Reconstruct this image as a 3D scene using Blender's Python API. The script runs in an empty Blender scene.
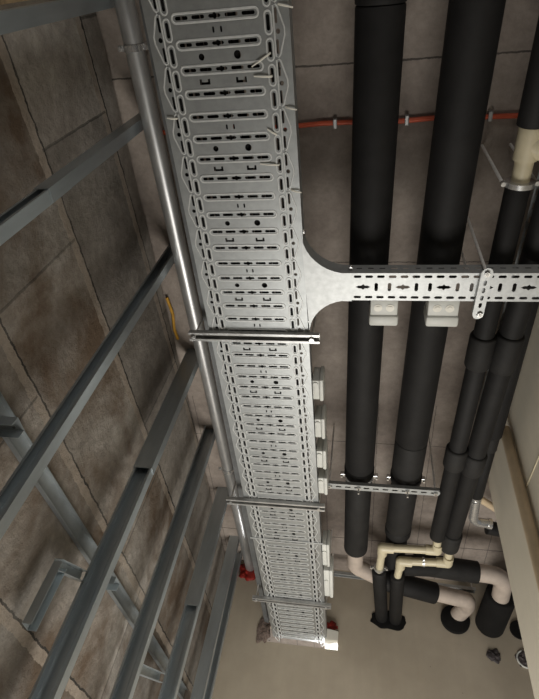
import bpy, bmesh, math, random
from mathutils import Vector, Matrix
random.seed(7)
S = bpy.context.scene
COL = S.collection
V = Vector
ZC, YE, XL, XR = 3.731, 3.774, -1.01, 0.75      # ceiling, end wall, left wall, right wall

# ------------------------------------------------------------------ materials
def nodes(name):
    m = bpy.data.materials.new(name); m.use_nodes = True
    nt = m.node_tree; b = nt.nodes['Principled BSDF']
    return m, nt, b
def N(nt, t, **kw):
    n = nt.nodes.new(t)
    for k, v in kw.items():
        if k in n.inputs: n.inputs[k].default_value = v
        else: setattr(n, k, v)
    return n
def ramp(nt, stops, interp='LINEAR'):
    r = nt.nodes.new('ShaderNodeValToRGB'); cr = r.color_ramp; cr.interpolation = interp
    while len(cr.elements) < len(stops): cr.elements.new(0.5)
    for e, (p, c) in zip(cr.elements, stops):
        e.position = p; e.color = (*c, 1) if len(c) == 3 else c
    return r
def lin(r, g, b):
    f = lambda c: ((c/255+0.055)/1.055)**2.4 if c/255 > 0.04045 else c/255/12.92
    return (f(r), f(g), f(b))
def mix(nt, fac, a, b, mode='MIX'):
    m = nt.nodes.new('ShaderNodeMix'); m.data_type = 'RGBA'; m.blend_type = mode
    for sock, v in ((0, fac), (6, a), (7, b)):
        if hasattr(v, 'links') or hasattr(v, 'is_output'): nt.links.new(v, m.inputs[sock])
        elif sock == 0: m.inputs[0].default_value = v
        else: m.inputs[sock].default_value = (*v, 1)
    return m.outputs[2]
def math_n(nt, op, a, b=None, c=None):
    m = nt.nodes.new('ShaderNodeMath'); m.operation = op
    for i, v in enumerate((a, b, c)):
        if v is None: continue
        if hasattr(v, 'is_output'): nt.links.new(v, m.inputs[i])
        else: m.inputs[i].default_value = v
    return m.outputs[0]
def simple(name, col, rough=0.5, metal=0.0, var=0.12, scale=25, bump=0.0, bscale=None, streak=None):
    m, nt, b = nodes(name)
    geo = N(nt, 'ShaderNodeNewGeometry')
    mp = N(nt, 'ShaderNodeMapping')
    nt.links.new(geo.outputs['Position'], mp.inputs['Vector'])
    if streak: mp.inputs['Scale'].default_value = streak
    nz = N(nt, 'ShaderNodeTexNoise', Scale=scale, Detail=6, Roughness=0.6)
    nt.links.new(mp.outputs[0], nz.inputs['Vector'])
    lo = tuple(c*(1-var*2) for c in col); hi = tuple(min(1, c*(1+var*2)) for c in col)
    r = ramp(nt, [(0.3, lo), (0.7, hi)])
    nt.links.new(nz.outputs['Fac'], r.inputs[0]); nt.links.new(r.outputs[0], b.inputs['Base Color'])
    b.inputs['Roughness'].default_value = rough; b.inputs['Metallic'].default_value = metal
    if bump:
        bn = N(nt, 'ShaderNodeTexNoise', Scale=bscale or scale*3, Detail=5)
        nt.links.new(mp.outputs[0], bn.inputs['Vector'])
        bp = N(nt, 'ShaderNodeBump', Strength=bump, Distance=0.004)
        nt.links.new(bn.outputs['Fac'], bp.inputs['Height']); nt.links.new(bp.outputs[0], b.inputs['Normal'])
    return m

M = {}
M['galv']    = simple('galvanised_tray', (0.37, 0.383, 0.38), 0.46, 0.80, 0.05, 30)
M['rim']     = simple('galvanised_pressed_edge_highlit', (0.66, 0.672, 0.66), 0.45, 0.40, 0.05, 40)  # shinier pressed edges, with the highlights they catch put into a lighter colour
M['galv_b']  = simple('galvanised_bright', (0.46, 0.472, 0.468), 0.5, 0.7, 0.06, 40)
M['stud']    = simple('galvanised_stud', (0.44, 0.485, 0.505), 0.36, 0.72, 0.05, 7, streak=(3, 3, 0.7))
M['dark_rail'] = simple('dark_grey_rail', (0.27, 0.29, 0.295), 0.42, 0.7, 0.08, 7)  # back rail metal, a darker grey than the studs
M['conduit'] = simple('galvanised_conduit', (0.50, 0.50, 0.49), 0.38, 0.7, 0.12, 20, streak=(1, 0.3, 1))
M['dark_steel'] = simple('dull_steel', (0.16, 0.165, 0.165), 0.5, 0.5, 0.1, 20)
M['chrome']  = simple('zinc_fitting', (0.7, 0.7, 0.69), 0.25, 0.8, 0.06, 60)
M['rubber']  = simple('black_insulation', (0.0095, 0.009, 0.0087), 0.7, 0.0, 0.15, 14, 0.15, 90)
M['rubber2'] = simple('charcoal_insulation', (0.015, 0.0143, 0.0135), 0.72, 0.0, 0.15, 14, 0.15, 90)
M['pvc']     = simple('cream_pvc', lin(196, 186, 158), 0.4, 0, 0.05, 12)
M['pvc_old'] = simple('beige_pipe', lin(198, 178, 148), 0.45, 0, 0.06, 12)
M['pvc_pink']= simple('pale_drain_pipe', lin(182, 169, 157), 0.45, 0, 0.07, 14)
M['box']     = simple('white_plastic', lin(205, 206, 200), 0.45, 0, 0.03, 12)
M['tie']     = simple('white_nylon', lin(225, 222, 210), 0.4, 0, 0.03, 12)
M['orange']  = simple('orange_conduit', lin(200, 84, 48), 0.45, 0, 0.08, 12)
M['red']     = simple('red_firestop', lin(140, 32, 22), 0.6, 0, 0.25, 45, 0.8, 60)
M['yellow']  = simple('yellow_strip', lin(190, 140, 30), 0.6, 0, 0.1, 30)
M['hole']    = simple('dark_hole', (0.005, 0.0045, 0.004), 0.9, 0, 0.2, 20)
M['foam']    = simple('crumbled_plaster', lin(120, 105, 96), 0.95, 0, 0.35, 60, 1.0, 90)
M['scrap']   = simple('grey_wrap', lin(72, 66, 66), 0.6, 0, 0.35, 60, 1.0, 80)
M['wood']    = simple('pale_timber', lin(150, 128, 98), 0.8, 0, 0.15, 6, streak=(8, 1, 8))
M['rod']     = simple('zinc_rod', (0.86, 0.84, 0.80), 0.6, 0.0, 0.06, 60)
M['floor']   = simple('floor_screed', lin(120, 114, 104), 0.9, 0, 0.12, 5, 0.3)

for k in ('rubber', 'rubber2', 'hole'): M[k].node_tree.nodes['Principled BSDF'].inputs['Specular IOR Level'].default_value = 0.3
M['side'] = simple('galvanised_side', (0.36, 0.37, 0.37), 0.5, 0.25, 0.06, 30)

def concrete_ceiling():
    m, nt, b = nodes('ceiling_concrete')
    geo = N(nt, 'ShaderNodeNewGeometry'); pos = geo.outputs['Position']
    n1 = N(nt, 'ShaderNodeTexNoise', Scale=2.2, Detail=8, Roughness=0.62); nt.links.new(pos, n1.inputs['Vector'])
    n2 = N(nt, 'ShaderNodeTexNoise', Scale=28, Detail=6, Roughness=0.7); nt.links.new(pos, n2.inputs['Vector'])
    r1 = ramp(nt, [(0.3, lin(122, 111, 103)), (0.52, lin(154, 143, 133)), (0.72, lin(178, 166, 155))]); nt.links.new(n1.outputs['Fac'], r1.inputs[0])
    r2 = ramp(nt, [(0.35, (0.72, 0.72, 0.72)), (0.65, (1.1, 1.1, 1.1))]); nt.links.new(n2.outputs['Fac'], r2.inputs[0])
    c = mix(nt, 0.6, r1.outputs[0], r2.outputs[0], 'MULTIPLY')
    sx = N(nt, 'ShaderNodeSeparateXYZ'); nt.links.new(pos, sx.inputs[0])
    wob = math_n(nt, 'MULTIPLY', math_n(nt, 'SUBTRACT', n2.outputs['Fac'], 0.5), 0.012)
    # formwork seams: board lines across (every 0.6 m) and along (every 0.9 m)
    def seam(coord, period, off, w):
        q = math_n(nt, 'ADD', math_n(nt, 'ADD', coord, off), wob)
        q = math_n(nt, 'PINGPONG', q, period/2)
        return math_n(nt, 'LESS_THAN', q, w)
    s1 = seam(sx.outputs[1], 3.01, -0.345, 0.0035)
    s2 = seam(sx.outputs[1], 1.2, -1.17, 0.0022)
    s3 = seam(sx.outputs[0], 0.155, 0.06, 0.0022)
    far = math_n(nt, 'GREATER_THAN', sx.outputs[1], 2.05)
    s3 = math_n(nt, 'MULTIPLY', s3, far)
    s = math_n(nt, 'MINIMUM', math_n(nt, 'ADD', math_n(nt, 'ADD', s1, s2), math_n(nt, 'MULTIPLY', s3, 0.7)), 1.0)
    c = mix(nt, math_n(nt, 'MULTIPLY', s, 0.75), c, (0.012, 0.010, 0.009))
    # small dark pits and rust specks
    vo = N(nt, 'ShaderNodeTexVoronoi', Scale=5.5); nt.links.new(pos, vo.inputs['Vector'])
    pit = math_n(nt, 'LESS_THAN', vo.outputs['Distance'], 0.055)
    c = mix(nt, math_n(nt, 'MULTIPLY', pit, 0.7), c, (0.02, 0.013, 0.011))
    nt.links.new(c, b.inputs['Base Color']); b.inputs['Roughness'].default_value = 0.9
    bp = N(nt, 'ShaderNodeBump', Strength=0.5, Distance=0.01); nt.links.new(n2.outputs['Fac'], bp.inputs['Height']); nt.links.new(bp.outputs[0], b.inputs['Normal'])
    return m
M['ceiling'] = concrete_ceiling()

def concrete_wall():
    m, nt, b = nodes('wall_concrete_blocks')
    geo = N(nt, 'ShaderNodeNewGeometry'); pos = geo.outputs['Position']
    n1 = N(nt, 'ShaderNodeTexNoise', Scale=1.9, Detail=9, Roughness=0.65); nt.links.new(pos, n1.inputs['Vector'])
    n2 = N(nt, 'ShaderNodeTexNoise', Scale=24, Detail=8, Roughness=0.7); nt.links.new(pos, n2.inputs['Vector'])
    n3 = N(nt, 'ShaderNodeTexNoise', Scale=2.4, Detail=9, Roughness=0.62, Distortion=0.3); nt.links.new(pos, n3.inputs['Vector'])
    sx = N(nt, 'ShaderNodeSeparateXYZ'); nt.links.new(pos, sx.inputs[0])
    y = sx.outputs[1]; z = math_n(nt, 'SUBTRACT', sx.outputs[2], math_n(nt, 'MULTIPLY', y, 0.06))
    wob = math_n(nt, 'MULTIPLY', math_n(nt, 'SUBTRACT', n3.outputs['Fac'], 0.5), 0.05)
    wob2 = math_n(nt, 'MULTIPLY', math_n(nt, 'SUBTRACT', n2.outputs['Fac'], 0.5), 0.03)
    zw = math_n(nt, 'ADD', math_n(nt, 'ADD', z, math_n(nt, 'MULTIPLY', wob, 0.35)), wob2)
    base = ramp(nt, [(0.32, lin(108, 101, 92)), (0.5, lin(146, 139, 130)), (0.68, lin(178, 172, 163))]); nt.links.new(n1.outputs['Fac'], base.inputs[0])
    r2 = ramp(nt, [(0.3, (0.6, 0.6, 0.6)), (0.65, (1.12, 1.12, 1.12))]); nt.links.new(n2.outputs['Fac'], r2.inputs[0])
    c = mix(nt, 0.75, base.outputs[0], r2.outputs[0], 'MULTIPLY')
    # brown damp stains, mostly on the lower courses
    st = ramp(nt, [(0.42, (0, 0, 0)), (0.60, (1, 1, 1))]); nt.links.new(n3.outputs['Fac'], st.inputs[0])
    low = N(nt, 'ShaderNodeMapRange'); nt.links.new(z, low.inputs[0])
    for i, v in zip((1, 2, 3, 4), (3.07, 3.03, 0.12, 1.0)): low.inputs[i].default_value = v
    c = mix(nt, math_n(nt, 'MULTIPLY', st.outputs[0], low.outputs[0]), c, lin(92, 76, 60))
    # each block its own tone: courses at 2.26 / 2.60 / 2.98 / 3.36
    course = math_n(nt, 'FLOOR', math_n(nt, 'DIVIDE', math_n(nt, 'SUBTRACT', z, 2.05), 0.50))
    yo = math_n(nt, 'ADD', y, math_n(nt, 'SUBTRACT', math_n(nt, 'MULTIPLY', course, 0.31), 1.05))
    yo = math_n(nt, 'ADD', yo, math_n(nt, 'MULTIPLY', wob2, 0.4))
    blk = math_n(nt, 'FLOOR', math_n(nt, 'DIVIDE', yo, 1.3))
    wn = N(nt, 'ShaderNodeTexWhiteNoise', noise_dimensions='2D')
    cb = N(nt, 'ShaderNodeCombineXYZ'); nt.links.new(course, cb.inputs[0]); nt.links.new(blk, cb.inputs[1]); nt.links.new(cb.outputs[0], wn.inputs['Vector'])
    tone = N(nt, 'ShaderNodeMapRange'); nt.links.new(wn.outputs['Value'], tone.inputs[0]); tone.inputs[3].default_value = 0.66; tone.inputs[4].default_value = 1.1
    tc = N(nt, 'ShaderNodeCombineColor')
    for i in range(3): nt.links.new(tone.outputs[0], tc.inputs[i])
    c = mix(nt, 1.0, c, tc.outputs[0], 'MULTIPLY')
    # mortar bands and dark cracks beside them
    def band(coord, period, off, w):
        q = math_n(nt, 'PINGPONG', math_n(nt, 'ADD', coord, off), period/2)
        return math_n(nt, 'LESS_THAN', q, w)
    mort = band(zw, 0.50, -2.05+0.014, 0.019)
    crack = band(zw, 0.50, -2.05-0.009, 0.0045)
    vj = band(yo, 1.3, 0.0, 0.005)
    c = mix(nt, math_n(nt, 'MULTIPLY', math_n(nt, 'MULTIPLY', mort, n2.outputs['Fac']), 1.3), c, lin(160, 148, 134))
    c = mix(nt, math_n(nt, 'MULTIPLY', math_n(nt, 'MULTIPLY', math_n(nt, 'MAXIMUM', crack, math_n(nt, 'MULTIPLY', vj, 0.6)), n3.outputs['Fac']), 1.6), c, (0.014, 0.014, 0.011))
    nt.links.new(c, b.inputs['Base Color']); b.inputs['Roughness'].default_value = 0.9
    h = math_n(nt, 'ADD', n2.outputs['Fac'], math_n(nt, 'MULTIPLY', mort, 0.8))
    h = math_n(nt, 'SUBTRACT', h, math_n(nt, 'MULTIPLY', math_n(nt, 'MAXIMUM', crack, vj), 1.0))
    bp = N(nt, 'ShaderNodeBump', Strength=0.8, Distance=0.012); nt.links.new(h, bp.inputs['Height']); nt.links.new(bp.outputs[0], b.inputs['Normal'])
    return m
M['blocks'] = concrete_wall()

def board(name, ca, cb):
    m, nt, b = nodes(name)
    geo = N(nt, 'ShaderNodeNewGeometry'); pos = geo.outputs['Position']
    n1 = N(nt, 'ShaderNodeTexNoise', Scale=3.0, Detail=7, Roughness=0.6); nt.links.new(pos, n1.inputs['Vector'])
    mp = N(nt, 'ShaderNodeMapping'); mp.inputs['Scale'].default_value = (9, 9, 1.2); nt.links.new(pos, mp.inputs[0])
    n2 = N(nt, 'ShaderNodeTexNoise', Scale=2.0, Detail=6); nt.links.new(mp.outputs[0], n2.inputs['Vector'])
    r = ramp(nt, [(0.35, ca), (0.68, cb)]); nt.links.new(n1.outputs['Fac'], r.inputs[0])
    r2 = ramp(nt, [(0.45, (1, 1, 1)), (0.75, (1.18, 1.17, 1.15))]); nt.links.new(n2.outputs['Fac'], r2.inputs[0])
    c = mix(nt, 0.25, r.outputs[0], r2.outputs[0], 'MULTIPLY')
    vo = N(nt, 'ShaderNodeTexVoronoi', Scale=7); nt.links.new(pos, vo.inputs['Vector'])
    c = mix(nt, math_n(nt, 'MULTIPLY', math_n(nt, 'LESS_THAN', vo.outputs['Distance'], 0.03), 0.6), c, (0.06, 0.05, 0.045))
    nt.links.new(c, b.inputs['Base Color']); b.inputs['Roughness'].default_value = 0.8
    return m
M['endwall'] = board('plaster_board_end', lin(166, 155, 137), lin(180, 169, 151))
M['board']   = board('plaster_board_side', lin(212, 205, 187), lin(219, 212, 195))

# ------------------------------------------------------------------ mesh helpers
def tag(o, label=None, cat=None, group=None, kind=None):
    if label: o['label'] = label
    if cat: o['category'] = cat
    if group: o['group'] = group
    if kind: o['kind'] = kind
    return o
def empty(name, loc, label, cat, group=None):
    o = bpy.data.objects.new(name, None); COL.objects.link(o); o.location = loc; o.empty_display_size = 0.05
    return tag(o, label, cat, group)
def link(name, bm, mat, parent=None, smooth=None):
    """bm is in world space; geometry is moved under its parent's origin."""
    me = bpy.data.meshes.new(name)
    bmesh.ops.recalc_face_normals(bm, faces=bm.faces[:])
    if parent:
        off = V((0, 0, 0)); p = parent
        while p: off += p.location; p = p.parent
        bmesh.ops.translate(bm, verts=bm.verts[:], vec=-off)
    bm.to_mesh(me); bm.free()
    me.materials.append(M[mat] if isinstance(mat, str) else mat)
    if smooth is not None:
        for p in me.polygons: p.use_smooth = True
        me.set_sharp_from_angle(angle=math.radians(smooth))
    o = bpy.data.objects.new(name, me); COL.objects.link(o); o.parent = parent
    return o
def box(bm, lo, hi, bev=0.0):
    lo, hi = V(lo), V(hi)
    r = bmesh.ops.create_cube(bm, size=1.0, matrix=Matrix.Translation((lo+hi)/2) @ Matrix.Diagonal((*(hi-lo), 1)))
    if bev:
        es = list({e for v in r['verts'] for e in v.link_edges})
        bmesh.ops.bevel(bm, geom=es, offset=bev, segments=2, affect='EDGES', profile=0.5)
    return bm
def frame_for(t):
    t = t.normalized(); a = V((0, 0, 1)) if abs(t.z) < 0.9 else V((1, 0, 0))
    u = t.cross(a).normalized(); return u, t.cross(u).normalized()
def tube(bm, pts, rad, seg=20, closed=False, caps=True, inner=None):
    pts = [V(p) for p in pts]; n = len(pts)
    rs = rad if isinstance(rad, (list, tuple)) else [rad]*n
    tans = []
    for i in range(n):
        if closed: t = pts[(i+1) % n]-pts[i-1]
        else:
            t = V((0, 0, 0))
            if i > 0 and (pts[i]-pts[i-1]).length > 1e-7: t += (pts[i]-pts[i-1]).normalized()
            if i < n-1 and (pts[i+1]-pts[i]).length > 1e-7: t += (pts[i+1]-pts[i]).normalized()
        tans.append(t.normalized())
    u, w = frame_for(tans[0]); rings = []
    for i in range(n):
        t = tans[i]; u = (u-t*u.dot(t)).normalized(); w = t.cross(u)
        rings.append([bm.verts.new(pts[i]+(u*math.cos(2*math.pi*k/seg)+w*math.sin(2*math.pi*k/seg))*rs[i]) for k in range(seg)])
    rr = range(n if closed else n-1)
    for i in rr:
        a, b = rings[i], rings[(i+1) % n]
        for k in range(seg): bm.faces.new((a[k], a[(k+1) % seg], b[(k+1) % seg], b[k]))
    if caps and not closed:
        bm.faces.new(rings[0]); bm.faces.new(rings[-1][::-1])
    return bm
def bend(pts, r, n=8):
    """polyline with rounded corners"""
    pts = [V(p) for p in pts]; out = [pts[0]]
    for i in range(1, len(pts)-1):
        a = (pts[i-1]-pts[i]).normalized(); b = (pts[i+1]-pts[i]).normalized()
        ang = a.angle(b); d = r/math.tan(ang/2)
        p0 = pts[i]+a*d; p1 = pts[i]+b*d
        c = pts[i]+(a+b).normalized()*(r/math.sin(ang/2))
        v0 = p0-c; v1 = p1-c; tot = v0.angle(v1)
        for k in range(n+1):
            f = k/n
            q = (v0*math.sin((1-f)*tot)+v1*math.sin(f*tot))/math.sin(tot)
            out.append(c+q)
    out.append(pts[-1]); return out
def prism(bm, poly, d):
    """poly: list of 3D points (planar); extrude by vector d"""
    a = [bm.verts.new(V(p)) for p in poly]; b = [bm.verts.new(V(p)+V(d)) for p in poly]
    bm.faces.new(a); bm.faces.new(b[::-1]); n = len(a)
    for i in range(n): bm.faces.new((a[i], a[(i+1) % n], b[(i+1) % n], b[i]))
    return bm
def channel(bm, p0, p1, across, up, w, h, t, lip=0.0):
    """open C section from p0 to p1: web lies at p (width w along 'across'), flanges rise h along 'up'"""
    p0, p1, a, u = V(p0), V(p1), V(across).normalized(), V(up).normalized()
    prof = [(-w/2, 0), (w/2, 0), (w/2, h)]
    if lip: prof += [(w/2-lip, h), (w/2-lip, h-t), (w/2-t, h-t)]
    else: prof += [(w/2-t, h)]
    prof += [(w/2-t, t), (-w/2+t, t)]
    if lip: prof += [(-w/2+t, h-t), (-w/2+lip, h-t), (-w/2+lip, h), (-w/2, h)]
    else: prof += [(-w/2+t, h), (-w/2, h)]
    prism(bm, [p0+a*x+u*y for x, y in prof], p1-p0)
    return bm
def disc(bm, c, axis, r, d, seg=20):
    c, ax = V(c), V(axis).normalized(); return tube(bm, [c, c+ax*d], r, seg)
def plate_with_holes(outer, holes, thick):
    """flat sheet in XY with real holes -> bmesh"""
    cu = bpy.data.curves.new('tmp', 'CURVE'); cu.dimensions = '2D'; cu.fill_mode = 'BOTH'; cu.extrude = thick/2
    for loop in [outer]+holes:
        sp = cu.splines.new('POLY'); sp.points.add(len(loop)-1); sp.use_cyclic_u = True
        for p, q in zip(sp.points, loop): p.co = (q[0], q[1], 0, 1)
    o = bpy.data.objects.new('tmp', cu); COL.objects.link(o)
    dg = bpy.context.evaluated_depsgraph_get()
    me = bpy.data.meshes.new_from_object(o.evaluated_get(dg))
    bm = bmesh.new(); bm.from_mesh(me)
    bpy.data.objects.remove(o); bpy.data.curves.remove(cu); bpy.data.meshes.remove(me)
    return bm
def pill(cx, cy, lx, ly, n=4):
    """rounded slot, counter-clockwise, lx x ly overall"""
    r = min(lx, ly)/2; pts = []
    ax, ay = lx/2-r, ly/2-r
    for (sx, sy, a0) in ((1, 1, 0), (-1, 1, 90), (-1, -1, 180), (1, -1, 270)):
        for k in range(n+1):
            a = math.radians(a0+90*k/n); pts.append((cx+sx*ax+r*math.cos(a), cy+sy*ay+r*math.sin(a)))
    out = []
    for p in pts:
        if not out or (abs(p[0]-out[-1][0])+abs(p[1]-out[-1][1])) > 1e-6: out.append(p)
    if (abs(out[0][0]-out[-1][0])+abs(out[0][1]-out[-1][1])) < 1e-6: out.pop()
    return out
def circ(cx, cy, r, n=12): return [(cx+r*math.cos(2*math.pi*k/n), cy+r*math.sin(2*math.pi*k/n)) for k in range(n)]
def rect(x0, y0, x1, y1): return [(x0, y0), (x1, y0), (x1, y1), (x0, y1)]

# ------------------------------------------------------------------ room shell
def struct(name, bm, mat): return tag(link(name, bm, mat), kind='structure')
b = bmesh.new(); box(b, (-1.2, -2.5, -0.1), (3.0, 6.0, 0.0)); struct('floor', b, 'floor')
b = bmesh.new(); box(b, (-1.2, -2.5, ZC), (3.0, 6.0, ZC+0.15)); struct('ceiling', b, 'ceiling')
b = bmesh.new(); box(b, (XL-0.2, -2.5, 0), (XL, YE+0.1, ZC-0.03)); struct('wall_left', b, 'blocks')
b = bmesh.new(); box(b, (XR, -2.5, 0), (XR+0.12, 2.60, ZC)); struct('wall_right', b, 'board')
# end wall with a real opening where the tray goes through
ox0, ox1, oz0, oz1 = -0.655, -0.118, 3.150, 3.285
b = bmesh.new()
box(b, (XL, YE, 0), (ox0, YE+0.1, ZC)); box(b, (ox1, YE, 0), (3.0, YE+0.1, ZC))
box(b, (ox0, YE, 0), (ox1, YE+0.1, oz0)); box(b, (ox0, YE, oz1), (ox1, YE+0.1, ZC))
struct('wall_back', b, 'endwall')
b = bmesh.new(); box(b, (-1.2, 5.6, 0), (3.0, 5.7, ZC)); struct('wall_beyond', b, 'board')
# taped board joint on the right wall
b = bmesh.new(); tube(b, [(XR-0.0005, 2.07, 3.20), (XR-0.0005, 1.60, 3.145)], 0.0035, 8); struct('trim_1', b, 'pvc')

# ------------------------------------------------------------------ main cable tray
ROW = 0.06
def Yr(r):
    if r <= 34: return 0.12+0.06697*r-0.000207*r*r
    return 2.158+0.0535*(r-34)
def tmap(u, v, w):
    Y = Yr(v/ROW); return V((-0.431+0.0135*Y+u/0.4*(0.418-0.0115*Y), Y, 3.2+w))
def tray_holes(r0, r1):
    """holes and raised rims for rows r0..r1 of the perforated base"""
    H, R = [], []
    for r in range(r0, r1):
        v = r*ROW
        for k in range(5):                                   # five slots in a row
            x = -0.003+(k-2)*0.0465
            H.append(pill(x, v, 0.036, 0.0085))
            if k == 2: H[-1] = [(x-0.018, v), (x-0.013, v-0.0042), (x-0.005, v-0.0042), (x, v-0.008), (x+0.005, v-0.0042), (x+0.013, v-0.0042), (x+0.018, v), (x+0.013, v+0.0042), (x+0.005, v+0.0042), (x, v+0.008), (x-0.005, v+0.0042), (x-0.013, v+0.0042)]
        R.append(pill(-0.003, v, 0.240, 0.021, 3))
        for s in (-1, 1):                                    # lengthwise pills
            H.append(pill(s*0.141, v+0.0245, 0.0095, 0.036)); R.append(pill(s*0.141, v+0.0245, 0.0185, 0.051, 3))
        q = r % 4; m = v+ROW/2
        if q == 0:
            for s in (-1, 1): H.append(pill(s*0.011, m, 0.0055, 0.014, 3))
        elif q == 1:
            for s, rr in ((-1, 0.0085), (1, 0.0105)): H.append(circ(-0.004+s*0.052, m, rr))
        elif q == 2:
            for s in (-1, 1):
                x = -0.003+s*0.054; H.append([(x+a, m+c) for a, c in ((-0.0155, -0.007), (-0.009, -0.007), (-0.009, 0.0005), (0.009, 0.0005), (0.009, -0.007), (0.0155, -0.007), (0.0155, 0.007), (-0.0155, 0.007))])
        if r % 2 == 0:
            c = v+0.045                                      # triangular bosses at both edges
            for s in (-1, 1):
                H += [pill(s*0.163, c-0.034, 0.007, 0.034), pill(s*0.163, c+0.034, 0.007, 0.034), circ(s*0.1665, c, 0.0062)]
                tri = [(s*0.1565, c-0.056), (s*0.1565, c+0.056), (s*0.163, c+0.058), (s*0.1685, c+0.053), (s*0.184, c+0.008), (s*0.184, c-0.008), (s*0.1685, c-0.053), (s*0.163, c-0.058)]
                R.append(tri)
    return H, R
def make_tray(r0, r1, label, name='cable_tray'):
    root = empty(name, tmap(0, r0*ROW, 0), label, 'cable tray')
    base = bmesh.new()
    for a in range(r0, r1, 4):
        z = min(a+4, r1)
        H, R = tray_holes(a, z)
        lo, hi = a*ROW-0.0148, z*ROW-0.0148
        H = [h for h in H if min(p[1] for p in h) > lo-0.2]
        pb = plate_with_holes_safe(lo, hi, H)
        me = bpy.data.meshes.new('t'); pb.to_mesh(me); pb.free(); base.from_mesh(me); bpy.data.meshes.remove(me)
        nf = len(base.faces)
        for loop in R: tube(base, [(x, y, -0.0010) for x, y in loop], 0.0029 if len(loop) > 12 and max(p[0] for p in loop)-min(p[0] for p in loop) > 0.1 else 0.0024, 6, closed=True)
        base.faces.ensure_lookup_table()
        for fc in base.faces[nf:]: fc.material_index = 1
    for v in base.verts: v.co = tmap(v.co.x, v.co.y, v.co.z)
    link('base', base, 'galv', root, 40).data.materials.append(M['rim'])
    for s in (-1, 1):                                        # side walls with a returned lip
        w = bmesh.new(); n = 10
        prof = [(0.2, 0), (0.2, 0.06), (0.19, 0.06), (0.19, 0.0588), (0.1988, 0.0588), (0.1988, 0)]
        rings = []
        for i in range(n+1):
            vv = (r0+(r1-r0)*i/n)*ROW-0.0148
            rings.append([w.verts.new(tmap(s*x, vv, z)) for x, z in prof])
        for i in range(n):
            for k in range(len(prof)):
                j = (k+1) % len(prof); w.faces.new((rings[i][k], rings[i][j], rings[i+1][j], rings[i+1][k]))
        w.faces.new(rings[0]); w.faces.new(rings[-1][::-1])
        link('side_rail', w, 'galv', root)
    return root
def plate_with_holes_safe(lo, hi, H):
    # edge line of the module dodges the bosses: holes crossing the module joint are shifted whole
    keep = [h for h in H if min(p[1] for p in h) > lo+0.0005 and max(p[1] for p in h) < hi-0.0005]
    return plate_with_holes(rect(-0.2, lo, 0.2, hi), keep, 0.0014)
make_tray(-8, 43, 'near length of wide perforated galvanised cable tray overhead, with the curved side branch')
far_tray = make_tray(43, 65, 'far length of wide perforated cable tray entering the end wall opening')
# joint strip between the two lengths
b = bmesh.new(); y0 = tmap(0, 43*ROW-0.0148, 0)
box(b, (tmap(-0.2, 43*ROW, 0).x-0.012, y0.y-0.006, 3.1945), (tmap(0.2, 43*ROW, 0).x+0.012, y0.y+0.006, 3.1985), 0.001)
link('joint_strip', b, 'galv_b', far_tray)

# dark cables added inside the tray so that its slots read black
b = bmesh.new(); random.seed(4)
for i in range(13):
    u = -0.168+i*0.0262
    tube(b, [tmap(u+random.uniform(-0.003, 0.003), (v-8)*3.4*ROW, 0.016+random.uniform(0, 0.003)) for v in range(6, 28)], 0.0125, 8)
tag(link('slot_darkening_cables', b, 'hole', None, 60), 'dark cables added inside the wide tray to make its slots read black', 'cables', None, 'stuff')

# narrow trunking beside the tray
b = bmesh.new(); channel(b, (-0.664, -0.5, 3.275), (-0.622, YE, 3.275), (1, 0, 0), (0, 0, 1), 0.030, 0.05, 0.002)
tag(link('cable_trunking', b, 'dark_steel'), 'narrow dull grey steel trunking running between the round conduit and the wide tray', 'trunking')

# ------------------------------------------------------------------ branch tray with flared outlet
br = empty('branch_cable_tray', (0.3, 0.99, 3.2), 'narrow perforated cable tray branching right across beneath the black pipes', 'cable tray')
xe = tmap(0.2, 16*ROW, 0).x - 0.004
def fl(pts): return pts
def arc(c, r, a0, a1, n=10): return [(c[0]+r*math.cos(math.radians(a0+(a1-a0)*k/n)), c[1]+r*math.sin(math.radians(a0+(a1-a0)*k/n))) for k in range(n+1)]
near = arc((xe+0.16, 0.935-0.165), 0.165, 180, 90); near = [(xe+(x-xe)*1.0, y) for x, y in near]
farc = arc((xe+0.16, 1.048+0.15), 0.15, 270, 180)
poly = near+[(-0.05, 0.935), (-0.05, 1.048)]+farc
b = bmesh.new(); prism(b, [(x, y, 3.1965) for x, y in poly], (0, 0, 0.0015)); link('flared_outlet', b, 'galv_b', br, 30)
for side in (near+[(-0.05, 0.935)], [(-0.05, 1.048)]+farc):
    b = bmesh.new(); rows = [[b.verts.new((x, y, z)) for x, y in side] for z in (3.1965, 3.262)]
    for k in range(len(side)-1): b.faces.new((rows[0][k], rows[0][k+1], rows[1][k+1], rows[1][k]))
    link('flared_side', b, 'side', br, 30)
H = []; x = -0.03; i = 0
BX0, BX1, BY0, BY1 = -0.075, 0.748, 0.935, 1.048
while x < BX1-0.04:
    H += [pill(x+0.005, BY0+0.014, 0.027, 0.0105), pill(x+0.005, BY1-0.014, 0.027, 0.0105)]
    x += 0.041
x = -0.005
for i in range(20):
    if x > BX1-0.04: break
    c = (BY0+BY1)/2; k = i % 3
    if k == 0: H.append([(x-0.026, c), (x-0.016, c-0.006), (x-0.006, c-0.006), (x, c-0.012), (x+0.006, c-0.006), (x+0.016, c-0.006), (x+0.026, c), (x+0.016, c+0.006), (x+0.006, c+0.006), (x, c+0.012), (x-0.006, c+0.006), (x-0.016, c+0.006)])
    else: H.append(pill(x, c, 0.0125, 0.034))
    x += 0.047
b = plate_with_holes(rect(BX0, BY0, BX1, BY1), H, 0.0014)
for v in b.verts: v.co.z += 3.2
link('base', b, 'galv_b', br)
HS = []; x = -0.02
while x < BX1-0.04: HS.append(pill(x, 0.036, 0.022, 0.008)); x += 0.041
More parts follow.
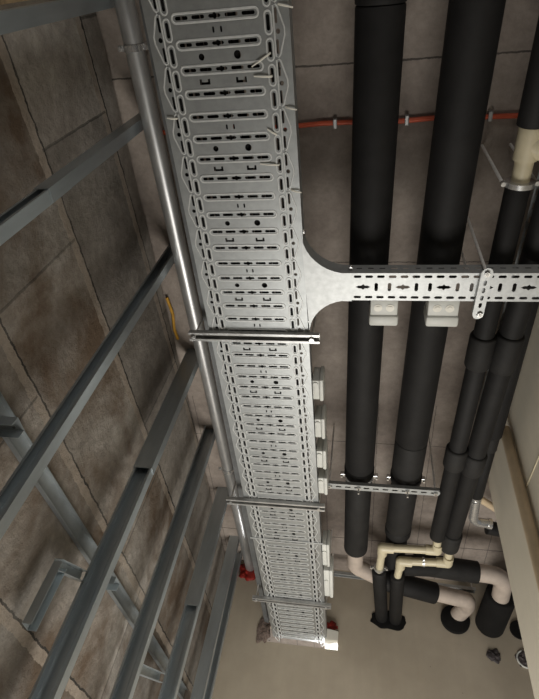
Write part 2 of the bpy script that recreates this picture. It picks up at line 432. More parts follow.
for yy, n in ((BY0, 1), (BY1, -1)):
    b = plate_with_holes(rect(BX0, 0, BX1, 0.06), HS, 0.0014)
    for v in b.verts: v.co = V((v.co.x, yy+v.co.z, 3.2+v.co.y))
    box(b, (BX0, min(yy, yy+n*0.01), 3.2588), (BX1, max(yy, yy+n*0.01), 3.26))
    link('side_rail', b, 'side', br)
b = bmesh.new(); box(b, (BX0-0.003, BY0-0.002, 3.1955), (-0.045, BY1+0.002, 3.198)); link('splice_plate', b, 'galv_b', br)
for bx, by in ((-0.215, 0.79), (-0.21, 1.165), (-0.05, 0.93)):
    b = bmesh.new(); disc(b, (bx, by-0.004, 3.222), (0, -1, 0), 0.008, 0.006, 6); disc(b, (bx, by, 3.222), (0, -1, 0), 0.004, 0.016, 8)
    link('bolt', b, 'chrome', br)

# ------------------------------------------------------------------ support struts
def strut_rail(bm, p0, p1, up, w=0.041, h=0.021):
    channel(bm, p0, p1, V(p1).__sub__(V(p0)).cross(V(up)), up, w, h, 0.0025, 0.0105); return bm
def tray_support(Y, x0, x1, label, w=0.041):
    root = empty('tray_support', (x0, Y, 3.17), label, 'tray support', 'cross supports under the wide tray')
    b = bmesh.new(); strut_rail(b, (x0, Y, 3.196), (x1, Y, 3.196), (0, 0, -1), w); link('channel', b, 'conduit', root)
    for x in (x0+0.022, x1-0.03):
        r = bmesh.new(); tube(r, [(x, Y, 3.174), (x, Y, ZC)], 0.0045, 8); rd = link('threaded_rod', r, 'rod', root, 40)
        n = bmesh.new(); disc(n, (x, Y, 3.1725), (0, 0, 1), 0.010, -0.007, 6); link('nut', n, 'chrome', rd)
    return root
tray_support(1.215, -0.700, -0.168, 'galvanised strut under the wide tray, nearest cross support, beside the branch')
tray_support(2.285, -0.690, -0.172, 'middle galvanised cross strut under the wide tray, beside the white boxes')
tray_support(3.272, -0.655, -0.155, 'farthest thin cross strut under the wide tray, close to the end wall', 0.034)

br_s = empty('branch_support', (0.41, 1.0, 3.17), 'short slotted bracket hanging under the narrow branch tray on rods', 'tray support')
b = plate_with_holes(pill(0, 0, 0.036, 0.205, 4), [pill(0, y, 0.011, 0.020) for y in (-0.045, -0.015, 0.015, 0.045)]+[circ(0, y, 0.006) for y in (-0.082, 0.082)], 0.002)
for s in (-1, 1):
    box(b, (s*0.018-0.001, -0.085, 0), (s*0.018+0.001, 0.085, 0.02))
for v in b.verts: v.co = V((0.405+v.co.x-v.co.y*0.04, 1.003+v.co.y, 3.172+v.co.z))
link('bracket', b, 'galv_b', br_s)
for y in (0.922, 1.085):
    b = bmesh.new(); tube(b, [(0.407, y, 3.160), (0.407, y, ZC)], 0.0055, 8); rd = link('threaded_rod', b, 'rod', br_s, 40)
    n = bmesh.new(); disc(n, (0.407, y, 3.170), (0, 0, 1), 0.010, -0.008, 6); link('nut', n, 'chrome', rd)

# ------------------------------------------------------------------ steel conduit along the left
CP = [V((-0.833, -0.5, 3.535)), V((-0.806, YE, 3.655))]
cd = empty('steel_conduit', CP[0], 'long round galvanised steel conduit left of the wide tray', 'conduit')
b = bmesh.new(); tube(b, CP, 0.0355, 28); link('pipe', b, 'conduit', cd, 40)
def on(P, y):
    f = (y-P[0].y)/(P[-1].y-P[0].y); return P[0].lerp(P[-1], f)
for y in (0.22, 2.55):
    c = on(CP, y); b = bmesh.new()
    tube(b, [c-V((0, 0.011, 0)), c+V((0, 0.011, 0))], 0.0390, 24)
    for s in (-1, 1): box(b, (c.x+s*0.047-0.014, y-0.010, c.z-0.006), (c.x+s*0.047+0.014, y+0.010, c.z-0.001)); disc(b, (c.x+s*0.052, y, c.z-0.004), (0, 0, -1), 0.006, 0.012, 6)
    tube(b, [c, V((c.x, c.y, ZC))], 0.005, 8)
    link('pipe_clamp', b, 'chrome', cd, 35)
def blob(name, c, r, mat, sub=3, amp=0.3, parent=None, sc=(1, 1, 1), seed=0):
    random.seed(seed); b = bmesh.new(); bmesh.ops.create_icosphere(b, subdivisions=sub, radius=1)
    ph = [random.uniform(0, 6.28) for _ in range(9)]
    for v in b.verts:
        p = v.co.copy()
        d = 1+amp*(math.sin(3.1*p.x+ph[0])*math.sin(3.7*p.y+ph[1])+0.6*math.sin(6.3*p.z+ph[2])*math.sin(5.7*p.x+ph[3])+0.35*math.sin(11*p.y+ph[4])*math.sin(12*p.z+ph[5]))
        v.co = V((p.x*sc[0], p.y*sc[1], p.z*sc[2]))*r*d+V(c)
    return link(name, b, mat, parent, 60)
tag(blob('firestop_collar', (-0.797, YE-0.026, 3.640), 0.078, 'red', 4, 0.32, None, (1.0, 0.36, 0.95), 3), 'ragged red firestop foam around the end of the steel conduit', 'firestop')
tag(blob('firestop_patch', (-0.165, YE-0.02, 3.292), 0.032, 'red', 4, 0.4, None, (1.2, 0.6, 0.9), 5), 'small red firestop patch beside the far end of the tray', 'firestop')
tag(blob('broken_plaster', (-0.635, YE-0.004, 3.222), 0.062, 'foam', 4, 0.35, None, (0.75, 0.12, 1.15), 9), 'crumbled plaster lump at the left edge of the tray opening', 'plaster')
b = bmesh.new(); prism(b, [(-0.205, YE-0.055, 3.180), (-0.120, YE-0.055, 3.186), (-0.116, YE-0.055, 3.252), (-0.196, YE-0.055, 3.262)], (0, 0.16, 0)); bmesh.ops.bevel(b, geom=b.edges[:], offset=0.004, segments=2, affect='EDGES')
tag(link('white_end_block', b, 'tie'), 'bright white block in the right corner of the tray opening', 'block')

# ------------------------------------------------------------------ white junction boxes
def jbox_side(y0, y1, label, dx=0.0, wid=0.047, group='white boxes along the tray side'):
    xs = tmap(0.2, 0, 0).x; ym = (y0+y1)/2
    r_ = -0.431+0.0135*ym+0.5*(0.418-0.0115*ym)+0.002+dx
    root = empty('junction_box', (r_, ym, 3.2), label, 'junction box', group)
    b = bmesh.new(); box(b, (r_, y0+0.006, 3.205), (r_+wid*0.62, y1-0.006, 3.300), 0.005); link('body', b, 'box', root, 40)
    b = bmesh.new(); box(b, (r_+wid*0.62, y0, 3.200), (r_+wid, y1, 3.305), 0.007); link('lid', b, 'box', root, 40)
    b = bmesh.new(); tube(b, [(r_+wid*0.3, ym-0.035, 3.206), (r_+wid*0.3, ym-0.035, 3.200)], 0.011, 14); link('knockout', b, 'box', root, 40)
    return root
jbox_side(1.445, 1.565, 'white junction box on the tray side, nearest, just past the branch tray')
jbox_side(1.672, 1.800, 'second white junction box along the tray side, counting from the branch')
jbox_side(1.880, 2.010, 'third white junction box along the tray side, counting from the branch')
jbox_side(2.075, 2.205, 'white junction box on the tray side, at the left end of the pipe hanger strut')
jbox_side(2.64, 2.86, 'slim white junction box on the far tray length, next past the middle cross strut', 0, 0.042)
jbox_side(2.90, 3.20, 'slim white junction box on the tray side, farthest, near the end wall', 0, 0.055)
def jbox_branch(x0, x1, label):
    root = empty('junction_box', ((x0+x1)/2, 1.05, 3.2), label, 'junction box', 'white boxes behind the branch tray')
    b = bmesh.new(); box(b, (x0+0.004, 1.051, 3.205), (x1-0.004, 1.118, 3.29), 0.004); link('body', b, 'box', root, 40)
    b = bmesh.new(); box(b, (x0, 1.118, 3.196), (x1, 1.162, 3.295), 0.009); link('lid', b, 'box', root, 40)
    for s in (-1, 1):
        b = bmesh.new(); c = (x0+x1)/2+s*0.022
        tube(b, [(c, 1.084, 3.2055), (c, 1.084, 3.203), ], 0.0155, 18); tube(b, [(c, 1.084, 3.203), (c, 1.084, 3.2005)], 0.009, 14); link('knockout', b, 'tie', root, 40)
jbox_branch(0.020, 0.128, 'white junction box behind the branch tray, under the left thick black pipe')
jbox_branch(0.228, 0.345, 'white junction box behind the branch tray, under the second thick black pipe')

# ------------------------------------------------------------------ black insulated pipes
def ins(bm, pts, r, seg=32, rnd=0.012, e0=True, e1=True):
    """insulation tube with softened ends"""
    pts = [V(p) for p in pts]; P = []; Rr = []
    d0 = (pts[1]-pts[0]).normalized(); d1 = (pts[-1]-pts[-2]).normalized()
    if e0: P += [pts[0], pts[0]+d0*rnd*0.35, pts[0]+d0*rnd]; Rr += [r-rnd*0.9, r-rnd*0.3, r]
    else: P.append(pts[0]); Rr.append(r)
    P += pts[1:-1]; Rr += [r]*(len(pts)-2)
    if e1: P += [pts[-1]-d1*rnd, pts[-1]-d1*rnd*0.35, pts[-1]]; Rr += [r, r-rnd*0.3, r-rnd*0.9]
    else: P.append(pts[-1]); Rr.append(r)
    return tube(bm, P, Rr, seg)
def seam(bm, P, y, r, w=0.003):
    c = on(P, y); d = (P[1]-P[0]).normalized(); return tube(bm, [c-d*w/2, c+d*w/2], r, 32)

# first thick pipe
P1 = [V((0.037, -0.6, 3.40)), V((-0.014, 3.02, 3.40))]
root = empty('insulated_drain_pipe', P1[0], 'left thick black insulated drain pipe, ending in pale elbows and a flush hole', 'pipe', 'thick black drain pipes')
b = bmesh.new(); ins(b, [P1[0], on(P1, 0.14)], 0.0765, e0=False, rnd=0.004); link('insulation', b, 'rubber', root, 50)
b = bmesh.new(); ins(b, [on(P1, 0.141), on(P1, 2.205)], 0.0755, rnd=0.006); link('insulation', b, 'rubber', root, 50)
b = bmesh.new(); ins(b, [on(P1, 2.190), on(P1, 2.255)], 0.0785, rnd=0.012); link('rubber_sleeve', b, 'hole', root, 50)
b = bmesh.new(); ins(b, [on(P1, 2.25), on(P1, 2.95)], 0.0710, rnd=0.006); link('insulation', b, 'rubber2', root, 50)
A0, A1, A2 = V((0.0, 3.235, 3.41)), V((0.625, 3.44, 3.425)), V((0.690, YE, 3.443))
path = bend([on(P1, 2.90), on(P1, 3.15)+V((0, 0, 0)), V((0.20, 3.325, 3.415))], 0.085)
b = bmesh.new(); tube(b, path, 0.050, 28); link('elbow', b, 'pvc_pink', root, 50)
b = bmesh.new(); ins(b, [V((0.135, 3.288, 3.414)), V((0.505, 3.415, 3.42))], 0.067, rnd=0.006); link('insulation', b, 'rubber', root, 50)
path = bend([V((0.40, 3.379, 3.42)), V((0.715, 3.487, 3.435)), V((0.735, 3.62, 3.470)), V((0.690, YE-0.002, 3.475))], 0.060)
b = bmesh.new(); tube(b, path, 0.052, 28); link('elbow', b, 'pvc_pink', root, 50)
b = bmesh.new(); ins(b, [V((0.672, YE-0.03, 3.440)), V((0.672, YE, 3.440))], 0.096, rnd=0.004)
link('wall_sleeve', b, 'hole', root, 50)

# second thick pipe
P2 = [V((0.322, -0.6, 3.40)), V((0.221, 2.93, 3.40))]
root = empty('insulated_drain_pipe', P2[0], 'second thick black drain pipe from the tray, its elbow entering a long black sleeve', 'pipe', 'thick black drain pipes')
b = bmesh.new(); ins(b, [P2[0], on(P2, 1.975)], 0.0790, e0=False, rnd=0.003); link('insulation', b, 'rubber', root, 50)
b = bmesh.new(); ins(b, [on(P2, 1.977), on(P2, 2.235)], 0.0785, rnd=0.004); link('insulation', b, 'rubber2', root, 50)
b = bmesh.new(); ins(b, [on(P2, 2.22), on(P2, 2.285)], 0.0815, rnd=0.012); link('rubber_sleeve', b, 'hole', root, 50)
b = bmesh.new(); ins(b, [on(P2, 2.28), on(P2, 2.70)], 0.0715, rnd=0.006); link('insulation', b, 'rubber2', root, 50)
b = bmesh.new(); ins(b, [on(P2, 2.69), on(P2, 2.76)], 0.0740, rnd=0.012); link('collar', b, 'rubber', root, 50)
path = bend([on(P2, 2.74), on(P2, 3.10), V((0.50, 3.13, 3.44))], 0.085)
b = bmesh.new(); tube(b, path, 0.062, 28); link('elbow', b, 'rubber', root, 50)
b = bmesh.new(); ins(b, [V((0.345, 3.122, 3.44)), V((0.735, 3.16, 3.44))], 0.066, rnd=0.006); link('insulation', b, 'rubber2', root, 50)
path = bend([V((0.65, 3.152, 3.44)), V((0.895, 3.178, 3.44)), V((0.915, 3.60, 3.43))], 0.10)
b = bmesh.new(); tube(b, path, 0.054, 28); link('elbow', b, 'pvc_pink', root, 50)
b = bmesh.new(); ins(b, [V((0.918, 3.40, 3.455)), V((0.895, YE, 3.434))], 0.094, rnd=0.012); link('wall_sleeve', b, 'hole', root, 50)

# pipe hanger carrying both thick pipes
hg = empty('pipe_hanger', (0.11, 2.27, 3.3), 'slotted steel strut with clamps carrying the two thick black pipes', 'pipe hanger')
H = [pill(x, 0, 0.030, 0.010) for x in [ -0.262+0.0475*i for i in range(12)]]
b = plate_with_holes(pill(0, 0, 0.585, 0.040, 3), H, 0.002)
for v in b.verts: v.co = V((0.108+v.co.x, 2.232+v.co.y, 3.284+v.co.z))
for s in (-1, 1): box(b, (-0.180, 2.232+s*0.019-0.001, 3.284), (0.396, 2.232+s*0.019+0.001, 3.303))
link('strut', b, 'galv', hg)
for x in (-0.155, 0.378):
    b = bmesh.new(); tube(b, [(x, 2.232, 3.272), (x, 2.232, ZC)], 0.0045, 8); rd = link('threaded_rod', b, 'rod', hg, 40)
    n = bmesh.new(); disc(n, (x, 2.232, 3.282), (0, 0, 1), 0.011, -0.010, 6); link('nut', n, 'chrome', rd)
for P in (P1, P2):
    c = on(P, 2.268); b = bmesh.new()
    ring = [(c.x+0.0735*math.cos(t*math.pi/16), 2.268, c.z+0.0735*math.sin(t*math.pi/16)) for t in range(32)]
    for dy in (-0.007, 0, 0.007): tube(b, [(x, y+dy, z) for x, y, z in ring], 0.004, 8, closed=True)
    cl = link('clamp_ring', b, 'chrome', hg, 40)
    for s in (-1, 1):
        n = bmesh.new(); box(n, (c.x+s*0.087-0.012, 2.258, c.z-0.012), (c.x+s*0.087+0.012, 2.278, c.z+0.012), 0.003); disc(n, (c.x+s*0.092, 2.268, c.z-0.010), (0, 0, -1), 0.006, 0.014, 6)
        link('clamp_ear', n, 'chrome', cl)
    n = bmesh.new(); disc(n, (c.x, 2.232, 3.283), (0, 0, -1), 0.012, 0.010, 6); disc(n, (c.x, 2.232, 3.273), (0, 0, -1), 0.0045, 0.028, 8); link('bolt', n, 'chrome', hg)

# far strut behind the elbows
b = bmesh.new(); strut_rail(b, (-0.20, 3.560, 3.585), (0.80, 3.60, 3.585), (0, 0, -1), 0.041, 0.021)
fs = empty('rear_support_strut', (0.3, 3.58, 3.58), 'plain steel strut close to the end wall behind the pale pipe elbows', 'strut')
link('channel', b, 'galv_b', fs)
for x in (-0.18, 0.78):
    b = bmesh.new(); tube(b, [(x, 3.561+0.04*(x+0.2), 3.585), (x, 3.561+0.04*(x+0.2), ZC)], 0.0045, 8); link('threaded_rod', b, 'rod', fs, 40)

# third pipe: thinner, cream tee near the camera, cream bends at the end
P3 = [V((0.489, 0.655, 3.31)), V((0.428, 2.64, 3.31))]
root = empty('insulated_water_pipe', P3[0], 'slim black insulated pipe right of the thick pair, with a cream tee at top', 'pipe', 'slim black water pipes')
b = bmesh.new(); ins(b, [V((0.520, -0.5, 3.31)), V((0.494, 0.485, 3.31))], 0.046, e0=False, rnd=0.006); link('insulation', b, 'rubber', root, 50)
b = bmesh.new(); tube(b, [V((0.495, 0.45, 3.31)), V((0.491, 0.70, 3.31))], 0.0290, 24); link('bare_pipe', b, 'pvc', root, 50)
b = bmesh.new(); tube(b, [V((0.4945, 0.487, 3.31)), V((0.493, 0.587, 3.31))], 0.0375, 24)
tube(b, [V((0.494, 0.537, 3.31)), V((0.560, 0.560, 3.285))], 0.035, 24); link('tee_fitting', b, 'pvc', root, 40)
b = bmesh.new(); tube(b, [V((0.548, 0.556, 3.29)), V((XR-0.001, 0.628, 3.215))], 0.028, 24); link('bare_pipe', b, 'pvc', root, 50)
b = bmesh.new(); tube(b, [V((0.4915, 0.655, 3.31)), V((0.491, 0.672, 3.31))], 0.0475, 28)
for s in (-1, 1): disc(b, (0.4915+s*0.052, 0.663, 3.318), (0, 0, -1), 0.008, 0.02, 8)
link('pipe_clamp', b, 'chrome', root, 40)
for s in (-1, 1):
    b = bmesh.new(); tube(b, [(0.4915+s*0.052, 0.663, 3.305), (0.4915+s*0.052, 0.663, ZC)], 0.0055, 8); link('threaded_rod', b, 'rod', root, 40)
b = bmesh.new(); ins(b, [P3[0], P3[1]], 0.0400, rnd=0.006); link('insulation', b, 'rubber', root, 50)
for y0, y1 in ((1.27, 1.43), (1.92, 2.05)):
    b = bmesh.new(); ins(b, [on(P3, y0), on(P3, y1)], 0.0510, rnd=0.010); link('collar', b, 'rubber2', root, 50)
e = V((0.440, 2.765, 3.31)); e2 = V((0.140, 2.785, 3.31)); e3 = V((0.128, 3.06, 3.31))
b = bmesh.new(); tube(b, bend([on(P3, 2.60), e, e2, e3], 0.03, 6), 0.0225, 20); link('bare_pipe', b, 'pvc', root, 50)
for c, da, db in ((e, (0, -1, 0), (-1, 0, 0)), (e2, (1, 0, 0), (0, 1, 0))):
    b = bmesh.new(); tube(b, [c, c+V(da)*0.062], 0.0285, 20); tube(b, [c, c+V(db)*0.062], 0.0285, 20)
    bmesh.ops.create_uvsphere(b, u_segments=20, v_segments=12, radius=0.0285, matrix=Matrix.Translation(c)); link('elbow', b, 'pvc', root, 50)
b = bmesh.new(); ins(b, [V((0.1285, 3.02, 3.312)), V((0.176, YE-0.002, 3.405))], 0.0425, rnd=0.006); link('insulation', b, 'rubber', root, 50)
b = bmesh.new(); tube(b, [V((0.1283, 2.985, 3.31)), V((0.1283, 3.003, 3.31))], 0.032, 20)
for s in (-1, 1): disc(b, (0.1283+s*0.045, 2.994, 3.314), (0, 0, -1), 0.008, 0.016, 8); box(b, (min(0.1283+s*0.03, 0.1283+s*0.05), 2.988, 3.306), (max(0.1283+s*0.03, 0.1283+s*0.05), 3.0, 3.312))
link('pipe_clamp', b, 'chrome', root, 40)

# fourth pipe
P4 = [V((0.640, 0.30, 3.32)), V((0.512, 2.70, 3.32))]
P4 = [V((0.622, 0.30, 3.32)), V((0.503, 2.70, 3.32))]
root = empty('insulated_water_pipe', P4[0], 'second slim black insulated water pipe, right beside the one with the cream tee', 'pipe', 'slim black water pipes')
b = bmesh.new(); ins(b, [P4[0]+V((0.04, -0.8, 0)), P4[1]], 0.0440, e0=False, rnd=0.006)
link('insulation', b, 'rubber', root, 50)
for y0, y1 in ((1.27, 1.45), (1.96, 2.09), (2.60, 2.74)):
    b = bmesh.new(); ins(b, [on(P4, y0), on(P4, y1)], 0.0535, rnd=0.010); link('collar', b, 'rubber2', root, 50)
e = V((0.510, 2.880, 3.31)); e2 = V((0.250, 2.905, 3.31)); e3 = V((0.238, 3.12, 3.31))
b = bmesh.new(); tube(b, bend([on(P4, 2.68), e, e2, e3], 0.03, 6), 0.0225, 20); link('bare_pipe', b, 'pvc', root, 50)
for c, da, db in ((e, (0, -1, 0), (-1, 0, 0)), (e2, (1, 0, 0), (0, 1, 0))):
    b = bmesh.new(); tube(b, [c, c+V(da)*0.062], 0.0285, 20); tube(b, [c, c+V(db)*0.062], 0.0285, 20)
    bmesh.ops.create_uvsphere(b, u_segments=20, v_segments=12, radius=0.0285, matrix=Matrix.Translation(c)); link('elbow', b, 'pvc', root, 50)
b = bmesh.new(); tube(b, [V((0.372, 2.893, 3.31)), V((0.384, 2.892, 3.31))], 0.027, 20); disc(b, (0.378, 2.862, 3.316), (0, 0, -1), 0.006, 0.014, 8); disc(b, (0.378, 2.922, 3.316), (0, 0, -1), 0.006, 0.014, 8); link('pipe_clamp', b, 'chrome', root, 40)
b = bmesh.new(); ins(b, [V((0.240, 3.06, 3.312)), V((0.268, YE-0.002, 3.400))], 0.0425, rnd=0.006); link('insulation', b, 'rubber', root, 50)
tag(blob('torn_wall_hole', (0.219, YE-0.003, 3.392), 0.094, 'hole', 4, 0.16, None, (1.25, 0.05, 0.72), 12), 'dark ragged hole in the end wall behind the pair of slim black pipes', 'hole')

# fifth pipe, higher, close to the right wall
P5 = [V((0.720, -0.5, 3.50)), V((0.618, 2.52, 3.50))]
P5 = [V((0.700, -0.4, 3.52)), V((0.640, 2.52, 3.50))]
root = empty('insulated_water_pipe', P5[0], 'black insulated pipe tucked highest against the right wall, ending in a zinc fitting', 'pipe', 'slim black water pipes')
b = bmesh.new(); ins(b, [P5[0], on(P5, 2.02)], 0.047, e0=False, rnd=0.008); link('insulation', b, 'rubber', root, 50)
b = bmesh.new(); ins(b, [on(P5, 2.02), on(P5, 2.12)], 0.040, rnd=0.006); link('collar', b, 'rubber2', root, 50)
b = bmesh.new(); ins(b, [on(P5, 2.11), on(P5, 2.50)], 0.036, rnd=0.006); link('insulation', b, 'rubber', root, 50)
b = bmesh.new(); c = on(P5, 2.50)
tube(b, [c+V((0, 0.0, 0)), c+V((0, 0.012, 0)), c+V((0.002, 0.016, 0)), c+V((0.002, 0.03, 0)), c+V((0.003, 0.034, 0)), c+V((0.003, 0.05, 0))], [0.03, 0.03, 0.024, 0.024, 0.031, 0.031], 24)
link('threaded_coupling', b, 'chrome', root, 40)
b = bmesh.new(); tube(b, bend([c+V((0.004, 0.04, 0)), c+V((0.012, 0.225, -0.005)), c+V((0.11, 0.245, 0.0))], 0.055, 8), 0.027, 24); tube(b, [c+V((0.098, 0.243, 0)), c+V((0.118, 0.246, 0))], 0.032, 24)
link('zinc_elbow', b, 'chrome', root, 50)
b = bmesh.new(); tube(b, [V((0.66, 2.58, 3.56)), V((0.98, 2.84, 3.56))], 0.021, 20)
tag(link('beige_drop_pipe', b, 'pvc_old', None, 50), 'short beige pipe running behind the free edge of the right wall', 'pipe')
b = bmesh.new(); tube(b, [V((0.74, 2.78, 3.50)), V((1.05, 2.84, 3.50))], 0.040, 20)
tag(link('black_cross_pipe', b, 'rubber', None, 50), 'black pipe stub running from the zinc elbow behind the right wall', 'pipe')
b = bmesh.new(); tube(b, [V((0.722, 2.03, 3.56)), V((0.722, 2.065, 2.70)), V((0.722, 2.12, 0.0))], 0.025, 24)
tag(link('beige_riser_pipe', b, 'pvc_old', None, 50), 'beige vertical pipe standing against the right wall', 'pipe')

# slotted strip between the slim pipes
b = plate_with_holes(rect(-0.011, 0, 0.011, 2.35), [pill(0, 0.03+0.05*i, 0.007, 0.026) for i in range(46)], 0.002)
for v in b.verts: v.co = V((0.588-0.038*v.co.y+v.co.x, 0.45+v.co.y, 3.40+v.co.z))
tag(link('slotted_strip', b, 'galv'), 'long thin slotted steel strip seen in the gap between two slim black pipes', 'strip')

# ------------------------------------------------------------------ holes in the end wall by the right wall
b = bmesh.new(); tube(b, [V((1.085, YE-0.012, 3.42)), V((1.085, YE+0.004, 3.42))], 0.062, 28); tag(link('pipe_sleeve', b, 'hole', None, 50), 'round dark pipe hole in the end wall, half hidden behind the right wall', 'hole')
sl = empty('stuffed_sleeve', (1.085, YE, 3.235), 'round sleeve stuffed with grey wrap, low beside the right wall edge', 'sleeve')
b = bmesh.new()
tube(b, [(1.085+0.052*math.cos(t*math.pi/14), YE-0.004, 3.235+0.052*math.sin(t*math.pi/14)) for t in range(28)], 0.006, 8, closed=True); link('rim', b, 'box', sl, 50)
blob('stuffing', (1.085, YE-0.004, 3.235), 0.047, 'scrap', 4, 0.3, sl, (1, 0.3, 1), 21)
tag(blob('wall_patch', (0.888, YE-0.004, 3.232), 0.042, 'scrap', 4, 0.35, None, (1.0, 0.22, 0.85), 33), 'small crumpled grey stuffing in a hole below the large black sleeve', 'patch')

# ------------------------------------------------------------------ orange conduit across the ceiling
oc = empty('orange_conduit', (0.2, 0.55, ZC-0.012), 'thin orange plastic conduit clipped across the concrete ceiling', 'conduit')
b = bmesh.new(); pts = [V((-0.9+0.09*i, 0.552+0.004*math.sin(i*1.3), ZC-0.012)) for i in range(19)]
tube(b, pts, 0.0095, 12); link('pipe', b, 'orange', oc, 50)
for x in (-0.13, 0.145, 0.45):
    b = bmesh.new(); box(b, (x-0.008, 0.533, ZC-0.024), (x+0.008, 0.570, ZC), 0.003); link('clip', b, 'conduit', oc)
    
# cable ties on the tray
def tie(u, v, dx, dy, dz, label):
    a = tmap(u, v*ROW, -0.003); b = bmesh.new(); q = a+V((dx, dy, dz))
    tube(b, [a+V((0, 0, 0.012)), a, a.lerp(q, 0.5)+V((0, 0, -0.004)), q], [0.003, 0.003, 0.0026, 0.002], 8)
    tag(link('cable_tie', b, 'tie', None, 60), label, 'cable tie', 'white cable tie ends on the tray')
tie(0.173, -0.2, 0.040, 0.010, -0.004, 'white cable tie end sticking out at the tray right edge, nearest the photo top')
tie(0.173, 3.75, 0.034, 0.008, -0.004, 'white cable tie end poking past the tray right edge, level with the orange conduit')
tie(0.173, 7.7, 0.034, 0.008, -0.004, 'white cable tie end at the tray right edge, just before the branch flare')
tie(0.139, 1.55, -0.055, 0.030, -0.002, 'white cable tie end slanting inward over the slots, near the top right of the tray')
tie(0.139, 2.45, -0.052, -0.004, -0.002, 'white cable tie end lying straight inward beside the square cutouts near the tray top')
tie(0.139, 4.95, -0.026, -0.018, -0.002, 'short white cable tie end inside the tray, below the level of the orange conduit')
tie(0.139, 6.4, -0.060, -0.006, -0.002, 'long white cable tie end across the tray, midway between orange conduit and branch')
tie(-0.163, 4.0, -0.030, -0.004, -0.004, 'white cable tie end poking out at the tray left edge, beside the conduit')

# ------------------------------------------------------------------ stud framing in front of the left wall
XF = -0.873
def stud(y, label, splice=None, wide=0.042, face=-1, depth=0.082):
    """C-stud; its open side looks back along the corridor; an upper length is sleeved over it above 'splice'"""
    XB = XF-depth; xm = (XB+XF)/2
    root = empty('metal_stud', ((XB+XF)/2, y, 0), label, 'metal stud', 'upright metal studs along the left wall')
    top = (splice+0.12) if splice else ZC
    b = bmesh.new()
    if face < 0:
        channel(b, ((XB+XF)/2, y+wide, 0), ((XB+XF)/2, y+wide, top), (1, 0, 0), (0, -1, 0), XF-XB-0.002, wide, 0.0022, 0.009)
    else:
        channel(b, ((XB+XF)/2, y, 0), ((XB+XF)/2, y, top), (1, 0, 0), (0, 1, 0), XF-XB-0.002, wide, 0.0022, 0.009)
    box(b, (xm-0.004, y+(wide-0.0045 if face < 0 else -0.0006), 0), (xm+0.004, y+(wide-0.002 if face < 0 else 0.0), top))
    lo = link('channel', b, 'stud', root)
    if splice:
        b = bmesh.new()
        channel(b, ((XB+XF)/2, y-0.003, splice), ((XB+XF)/2, y-0.003, ZC), (1, 0, 0), (0, 1, 0), XF-XB+0.004, wide, 0.0022)
        link('extension_channel', b, 'stud', root)
    return root
stud(0.052, 'galvanised metal stud at the photo top left corner, with closed face', None, 0.045, 1, 0.06)
stud(0.468, 'metal stud spliced at upper left, second from the photo top', 2.83, 0.04, -1, 0.045)
stud(1.063, 'long open metal channel stud without splice, third from the photo top', None, 0.040, -1, 0.055)
stud(1.701, 'metal stud with a splice, crossing the left wall just below the long open stud', 2.885, 0.042, -1, 0.08)
stud(2.290, 'unspliced open metal stud, second from the photo top among the lower four', None, 0.04, -1, 0.08)
stud(2.885, 'metal stud with a low splice, third from the end wall', 2.905)
stud(3.447, 'closed metal stud, second from the end wall', None, 0.040, 1, 0.075)
stud(3.632, 'dark open metal stud standing nearest the end wall', None, 0.040, -1, 0.06)

# sloping back rail, its clips and the loose bracket
RA, RB = V((-1.006, 0.55, 2.405)), V((-1.006, 3.50, 2.665))
def rail_at(y): return RA.lerp(RB, (y-RA.y)/(RB.y-RA.y))
b = bmesh.new(); channel(b, RA, RB, (0, -0.088, 1), (1, 0, 0), 0.062, 0.019, 0.002)
rl = empty('back_rail', RA, 'long metal rail fixed along the concrete wall behind the upright studs', 'rail')
link('track', b, 'dark_rail', rl)
def clip(y, z, label, dy=0.05):
    root = empty('fixing_clip', (-0.97, y, z), label, 'clip', 'small clips joining studs and rail')
    b = bmesh.new(); channel(b, (-1.008, y, z), (-0.905, y, z), (0, 1, 0), (0, 0, -1), dy, 0.03, 0.002)
    link('bracket', b, 'stud', root)
    b = bmesh.new(); 
    for s in (-1, 1): disc(b, (-0.93, y+s*0.012, z-0.001), (0, 0, -1), 0.004, 0.004, 8)
    link('screw', b, 'dark_steel', root)
clip(0.955, 2.40, 'short metal clip on the rail at the left photo edge')
clip(1.87, 2.475, 'small metal clip on the rail just right of the mid stud')
sc = empty('stub_channel', (-0.93, 2.6, 2.44), 'short metal stub channel low down, between the unspliced stud and the low-spliced stud', 'channel')
b = bmesh.new(); channel(b, (-0.955, 2.47, 2.40), (-0.955, 2.82, 2.50), (0, -0.28, 1), (1, 0, 0), 0.04, 0.03, 0.002); link('track', b, 'stud', sc)
hb = empty('loose_bracket', (-0.95, 1.50, 2.25), 'bent L-shaped metal channel hanging at lower left, below the rail', 'bracket')
b = bmesh.new(); channel(b, (-0.965, 1.525, 2.125), (-0.965, 1.525, 2.325), (0, 1, 0), (1, 0, 0), 0.045, 0.03, 0.002); link('vertical_leg', b, 'stud', hb)
b = bmesh.new(); channel(b, (-0.965, 1.505, 2.315), (-0.965, 1.70, 2.385), (0, -0.3, 1), (1, 0, 0), 0.036, 0.03, 0.002); link('side_leg', b, 'stud', hb)
# timber batten lying on the wall at the very top left
b = bmesh.new(); box(b, (-1.008, -0.10, 2.5), (-0.985, 0.044, 3.55), 0.003)
tag(link('timber_batten', b, 'wood'), 'pale timber batten behind the stud in the photo top left corner', 'batten')
# yellow strip at the ceiling corner
b = bmesh.new(); tube(b, [V((-1.0, 1.36, 3.715)), V((-0.985, 1.46, 3.71)), V((-0.998, 1.56, 3.712)), V((-0.99, 1.62, 3.712))], 0.008, 8)
tag(link('yellow_strip', b, 'yellow', None, 50), 'short yellow strip stuck in the corner of wall and ceiling', 'strip')

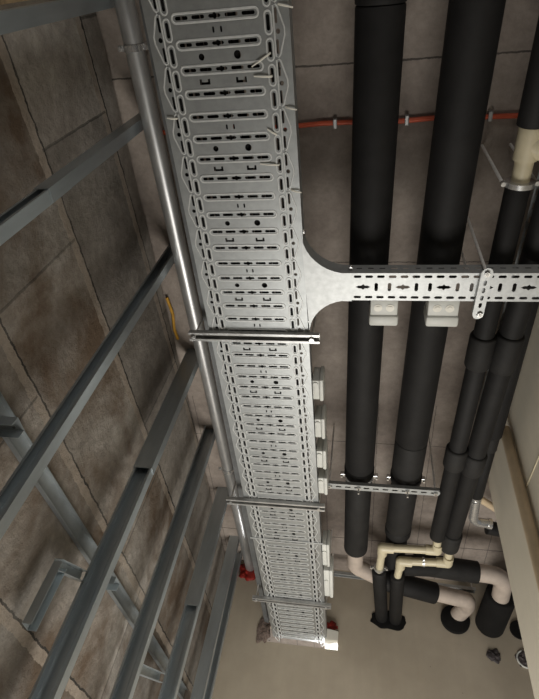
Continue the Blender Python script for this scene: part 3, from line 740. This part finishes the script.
# ------------------------------------------------------------------ lights
def area(name, loc, target, size, power, col=(1, 0.96, 0.9), sy=None):
    l = bpy.data.lights.new(name, 'AREA'); l.energy = power; l.color = col; l.size = size
    if sy: l.shape = 'RECTANGLE'; l.size_y = sy
    o = bpy.data.objects.new(name, l); COL.objects.link(o); o.location = loc
    o.rotation_euler = (V(target)-V(loc)).to_track_quat('-Z', 'Y').to_euler(); return o
area('work_light', (0.1, 2.75, 0.8), (0.0, 2.5, 3.5), 1.2, 60, (1, 0.965, 0.91), 1.4)
area('added_rod_fill', (0.35, -1.6, 2.55), (0.1, 2.4, 2.9), 0.7, 9, (1, 0.96, 0.92))  # added fill behind the camera, no real fixture; brightens rods and rail sides
l = bpy.data.lights.new('next_room_light', 'POINT'); l.energy = 40; l.shadow_soft_size = 0.1
o = bpy.data.objects.new('next_room_light', l); COL.objects.link(o); o.location = (-0.15, 4.5, 2.9)
w = bpy.data.worlds.new('world'); S.world = w; w.use_nodes = True
w.node_tree.nodes['Background'].inputs[0].default_value = (0.9, 0.95, 1, 1); w.node_tree.nodes['Background'].inputs[1].default_value = 0.10

# ------------------------------------------------------------------ camera
cam = bpy.data.cameras.new('camera'); co = bpy.data.objects.new('camera', cam); COL.objects.link(co)
f = 529.0; c0 = (269.5, 349.5)
Zv = V((373-c0[0], -55-c0[1], f)).normalized(); Yv = V((345-c0[0], 1060-c0[1], f)); Yv = (Yv-Zv*Yv.dot(Zv)).normalized(); Xv = Yv.cross(Zv)
R = Matrix((Xv, Yv, Zv))                       # camera (x right, y down, z ahead) -> world
right, up, back = R @ V((1, 0, 0)), R @ V((0, -1, 0)), R @ V((0, 0, -1))
co.matrix_world = Matrix(((right.x, up.x, back.x, 0), (right.y, up.y, back.y, 0), (right.z, up.z, back.z, 1.5), (0, 0, 0, 1)))
cam.sensor_fit = 'VERTICAL'; cam.sensor_height = 36; cam.lens = 36*f/699; cam.clip_start = 0.02
S.camera = co
S.view_settings.view_transform = 'Standard'; S.view_settings.look = 'None'; S.view_settings.exposure = 0
